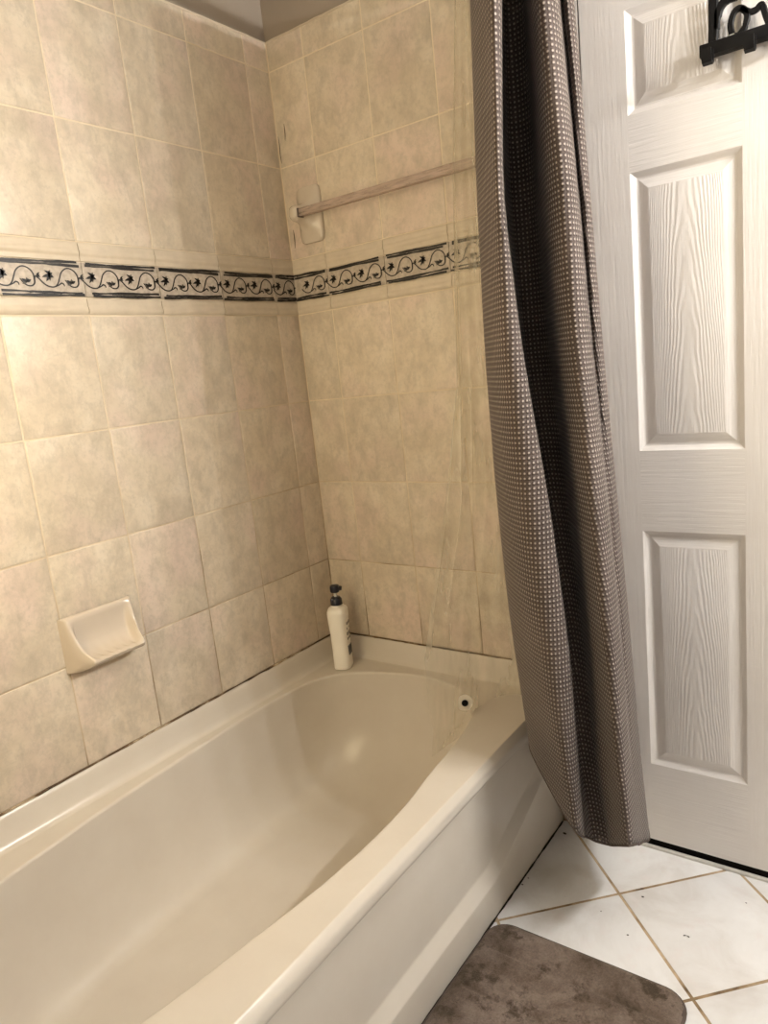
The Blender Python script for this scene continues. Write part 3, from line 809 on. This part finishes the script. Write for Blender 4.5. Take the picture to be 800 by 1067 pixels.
def curtain():
    def interp(xs, z):
        for (za, xa), (zb, xb) in zip(zip(ZG, xs), zip(ZG[1:], xs[1:])):
            if z >= zb: return lerp(xb, xa, (z - zb) / (za - zb))
        return xs[-1]
    # smooth x(z) a little
    def sm(xs, z): return (interp(xs, z - .07) + 2 * interp(xs, z) + interp(xs, z + .07)) / 4
    NT, NS = 110, 150
    ZT = ROD_Z - .035
    rows = []
    for it in range(NT + 1):
        t = it / NT; pts = []
        for nm, y, zh, xs in CF:
            if nm in ('l', 'm', 'n'): zh = max(zh, .205)
            z = lerp(ZT, zh, t)
            pts.append((sm(xs, z), sm(y, z) if isinstance(y, list) else y, z))
        rows.append(resample(catmull(pts, 12), NS))
    bm = bmesh.new(); uvl = bm.loops.layers.uv.new('UVMap')
    vs = grid(bm, rows)
    # cloth coordinates: width from the middle row, length from the drop
    mid = rows[NT // 2]; U = [0.0]
    for a, b_ in zip(mid, mid[1:]): U.append(U[-1] + (b_ - a).length * 1.05)
    ij = {}
    for i, r in enumerate(vs):
        for j, v in enumerate(r): ij[v] = (i, j)
    for f in bm.faces:
        for l in f.loops:
            i, j = ij[l.vert]; l[uvl].uv = (U[j], rows[i][j].z)
    o = thing('shower_curtain', 'taupe waffle weave shower curtain gathered beside the white door', 'curtain', (.86, -.2, ROD_Z))
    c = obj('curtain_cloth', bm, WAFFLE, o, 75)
    sd = c.modifiers.new('cloth', 'SOLIDIFY'); sd.thickness = .0022; sd.offset = 0
    # stitched hem along the lower edge
    bm = bmesh.new(); edge = rows[-1]; rws = []
    for i in range(6): rws.append([p + Vector((0, 0, .0 + .0)) for p in rows[NT - i]])
    tube(bm, [p + Vector((0, 0, -.001)) for p in edge], .0026, 8)
    obj('hem', bm, plain('dark_hem', (.10, .078, .066), .8, .2), o)
    # rings over the rod
    steel = plain('ring_metal', (.5, .48, .45), .3)
    for k in range(8):
        y = -.07 - k * .035; bm = bmesh.new()
        ctr = Vector((rod_x(y), y, ROD_Z - .008)); pts = [ctr + Vector((math.cos(a) * .024, .004 * math.sin(a), math.sin(a) * .027)) for a in [2 * math.pi * q / 20 for q in range(21)]]
        tube(bm, pts, .0018, 6, caps=False); obj('curtain_ring', bm, steel, o)
curtain()

def liner():
    key = [  # (z, left edge x,y), then the run behind the cloth
        (2.11, [(.697, -.14), (.706, -.155), (.716, -.13), (.728, -.145), (.742, -.12)]),
        (1.73, [(.655, -.14), (.675, -.165), (.695, -.13), (.715, -.145), (.735, -.12)]),
        (1.24, [(.624, -.14), (.650, -.175), (.68, -.13), (.705, -.145), (.728, -.11)]),
        (1.02, [(.604, -.20), (.635, -.205), (.67, -.15), (.705, -.15), (.728, -.11)]),
        (.61, [(.600, -.375), (.618, -.255), (.66, -.150), (.71, -.13), (.735, -.10)]),
        (.48, [(.590, -.365), (.610, -.240), (.655, -.120), (.725, -.10), (.765, -.11)]),
        (.41, [(.588, -.350), (.606, -.225), (.650, -.095), (.735, -.075), (.782, -.13)]),
    ]
    NS = 60; rows = []
    for (z0, a), (z1, b_) in zip(key, key[1:]):
        n = max(2, int((z0 - z1) / .035))
        for i in range(n):
            t = i / n
            rows.append((lerp(z0, z1, t), [(lerp(p[0], q[0], t), lerp(p[1], q[1], t)) for p, q in zip(a, b_)]))
    rows.append(key[-1])
    P = []
    for z, pts in rows:
        sp = resample(catmull([(x, y, z) for x, y in pts], 12), NS); amp = .006 + .006 * (2.1 - z) / 1.6 * min(1, max(0, (z - .41) / .5)) - .005 * max(0, 1 - (z - .41) / .3)
        P.append([p + Vector((.4 * amp * math.sin(j * .55 + z * 1.3), amp * math.sin(j * .62 + z * 2.1 + .8 * math.sin(z * 4)), 0)) if 0 < j < NS - 1 else p for j, p in enumerate(sp)])
    # lower flap follows the basin lip, the rim top and then drops over the apron
    last = P[-1]
    zb = [table([(0, .335), (.22, .335), (.38, .34), (.46, .402), (.80, .402), (.90, .30), (1, .22)], j / (NS - 1)) for j in range(NS)]
    for k in range(1, 5):
        t = k / 4
        P.append([Vector((p.x + (.006 * t if j > .85 * NS else -.012 * t if j < .4 * NS else 0), p.y, lerp(p.z, min(zb[j], p.z), t))) for j, p in enumerate(last)])
    bm = bmesh.new(); grid(bm, P)
    o = thing('shower_liner', 'clear vinyl shower liner hanging between tub and taupe curtain', 'shower liner', (.70, -.15, 2.11))
    obj('liner_sheet', bm, LINER, o, 80)
    for (x, y, z), d in (((.616, -.236, .438), Vector((.62, -.75, .1))), ((.792, -.150, .262), Vector((.8, -.6, 0)))):
        d.normalize(); c = Vector((x, y, z)); bm = bmesh.new()
        tube(bm, [c - d * .001, c + d * .0015, c + d * .002], [.021, .021, .018], 28)
        g = obj('magnet_pocket', bm, plain('white_vinyl', (.80, .74, .62), .4), o)
        bm = bmesh.new(); tube(bm, [c + d * .0015, c + d * .0042, c + d * .005], [.0085, .0085, .007], 24)
        obj('magnet', bm, BLACK, g)
liner()

# ------------------------------------------------------------------ hook rack on the door
def hook_rack():
    o = thing('hook_rack', 'black metal script hook rack mounted on the white door', 'hook rack', (1.162, 0, 1.859))
    S_ = .0017; U = lambda px, py: Vector((1.162 + S_ * (px - 728), 0, 1.859 - .00056 * (px - 728) - .0017 * (py - 50)))
    def stroke(name, pts, r, y=-.016, label=None):
        P = [U(*q) for q in pts]; P = catmull(P, 8) if len(P) > 2 else P
        bm = bmesh.new(); rows = []
        for i, p in enumerate(P):
            d = (P[min(i + 1, len(P) - 1)] - P[max(i - 1, 0)]).normalized(); nrm = Vector((-d.z, 0, d.x))
            rr = r[min(int(i / max(len(P) - 1, 1) * (len(r) - 1) + .5), len(r) - 1)] if isinstance(r, list) else r
            rows.append([p + nrm * a * rr + Vector((0, y + b_, 0)) for a, b_ in ((1, .003), (1, -.002), (.7, -.004), (-.7, -.004), (-1, -.002), (-1, .003))])
        vs = grid(bm, rows, closed_v=True); cap(bm, vs[0]); cap(bm, vs[-1])
        return obj(name, bm, BLACK, o, 35)
    stroke('letter', [(743, 48), (744, 25), (744, 0), (744, -22)], .0092)
    stroke('letter_arch', [(747, 30), (749, 12), (757, 0), (768, -5), (776, -4)], [.006, .008, .009, .006])
    stroke('letter', [(763, 34), (762, 24), (766, 12), (773, 8), (779, 14), (777, 26), (771, 35), (766, 37)], .0056)
    stroke('letter', [(773, 8), (781, 12), (788, 10), (794, 5), (798, 16), (802, 27)], .0056)
    # rail and hooks
    bm = bmesh.new(); a = U(729, 54); 
    box(bm, a.x, 1.345, -.026, -.0005, 1.8375, 1.861, .002)
    obj('rail', bm, BLACK, o)
    for px in (737, 781, 825):
        c = U(px, 60); bm = bmesh.new(); zt = 1.846
        prof = [(-.024, zt), (-.026, 1.832), (-.030, 1.824), (-.038, 1.819), (-.048, 1.821), (-.053, 1.830), (-.054, 1.842)]
        rows = []
        for i, (y, z) in enumerate(prof):
            a_, b_ = prof[max(i - 1, 0)], prof[min(i + 1, len(prof) - 1)]
            d = Vector((0, b_[0] - a_[0], b_[1] - a_[1])).normalized(); nrm = Vector((0, -d.z, d.y)) * .003
            p = Vector((c.x + .005, y, z))
            rows.append([p + nrm + Vector((-.009, 0, 0)), p + nrm + Vector((.009, 0, 0)), p - nrm + Vector((.009, 0, 0)), p - nrm + Vector((-.009, 0, 0))])
        vs = grid(bm, rows, closed_v=True); cap(bm, vs[0]); cap(bm, vs[-1])
        obj('hook', bm, BLACK, o, 40)
hook_rack()

# ------------------------------------------------------------------ bath mat
def bath_mat():
    x0, x1, y0, y1, r_ = .7695, 1.203, -1.12, -.432, .05
    o = thing('bath_mat', 'brown stained plush bath mat lying on the floor against the bathtub', 'bath mat', ((x0 + x1) / 2, (y0 + y1) / 2, 0))
    def inside(x, y):  # signed distance to the rounded rectangle (negative within)
        qx = abs(x - (x0 + x1) / 2) - ((x1 - x0) / 2 - r_); qy = abs(y - (y0 + y1) / 2) - ((y1 - y0) / 2 - r_)
        return math.hypot(max(qx, 0), max(qy, 0)) + min(max(qx, qy), 0) - r_
    cx, cy = (x0 + x1) / 2, (y0 + y1) / 2
    per = []
    for sx, sy, a0 in ((1, 1, 0), (-1, 1, 90), (-1, -1, 180), (1, -1, 270)):
        for k in range(9):
            a = math.radians(a0 + k * 90 / 8)
            per.append(Vector((cx + sx * ((x1 - x0) / 2 - r_) + r_ * math.cos(a), cy + sy * ((y1 - y0) / 2 - r_) + r_ * math.sin(a), 0)))
    per = resample(per, 200, True)
    rng = random.Random(3)
    bm = bmesh.new(); nx, ny = 86, 138; V = {}
    for i in range(nx + 1):
        for j in range(ny + 1):
            x, y = lerp(x0, x1, i / nx), lerp(y0, y1, j / ny); d = inside(x, y)
            if d > .0: 
                continue
            k = min(1, -d / .016); z = .006 + .010 * math.sqrt(max(0, 1 - (1 - k) ** 2))
            g = min(abs(((y - y1) + .085) % .118), .118 - abs(((y - y1) + .085) % .118))
            if -d > .03 : z -= .0055 * math.exp(-(g / .0042) ** 2)
            z += rng.uniform(-.0007, .0007)
            V[(i, j)] = bm.verts.new((x, y, z))
    for i in range(nx):
        for j in range(ny):
            q = [V.get(k) for k in ((i, j), (i + 1, j), (i + 1, j + 1), (i, j + 1))]
            if all(q): bm.faces.new(q)
    # skirt joining the pile to the outline
    obj('pile', bm, PILE, o, 180)
    bm = bmesh.new()
    pr = [(0.0, .0005), (.0025, .002), (.003, .006), (.001, .0095), (-.006, .0105), (-.012, .010)]
    c0 = Vector((cx, cy, 0)); rows = []
    for i, p in enumerate(per):
        d = per[(i + 1) % 200] - per[i - 1]; nrm = Vector((d.y, -d.x, 0)).normalized()
        rows.append([p + nrm * o_ + Vector((0, 0, z)) for o_, z in pr])
    vs = grid(bm, rows, closed_u=True)
    cap(bm, [r[0] for r in vs])
    obj('edge_binding', bm, HEM, o, 180)
bath_mat()

# ------------------------------------------------------------------ crumbs on the floor
def crumb(x, y, s, label, curl=False):
    bm = bmesh.new()
    if curl:
        pts = [(x + .006 * math.cos(a), y + .004 * math.sin(a), .0014) for a in [math.radians(20 + 15 * k) for k in range(11)]]
        tube(bm, pts, [.0008 + .0004 * math.sin(k * .9) for k in range(11)], 6)
    else:
        bmesh.ops.create_icosphere(bm, subdivisions=2, radius=1.0)
        for v in bm.verts:
            n_ = .75 + R.random() * .5
            v.co = Vector((x + v.co.x * s * 1.5 * n_, y + v.co.y * s * n_, .0003 + (v.co.z + 1) * s * .4))
    tag(obj('crumb', bm, plain('dark_crumb', (.035, .028, .022), .8), None, 60), label, 'crumb', 'dark crumbs on the white floor tiles')
crumb(1.039, -.194, .0022, 'dark oblong crumb on the white floor tile nearest the door')
crumb(1.156, -.271, .001, 'tiny curled dark hair on the middle of the white floor tile', True)
crumb(1.044, -.326, .0017, 'small dark crumb on the floor tile just beyond the bath mat')
crumb(.969, -.285, .0012, 'tiniest dark speck between bath mat and the curtain hem')
crumb(1.248, -.103, .0013, 'tiny dark speck near the threshold at the far right')
crumb(.788, -.056, .0036, 'largest dark crumb, under the curtain hem beside the tub')
crumb(.771, -.290, .0018, 'dark crumb against the tub base nearer the bath mat')
crumb(.774, -.262, .0014, 'dark crumb against the tub base nearer the curtain')
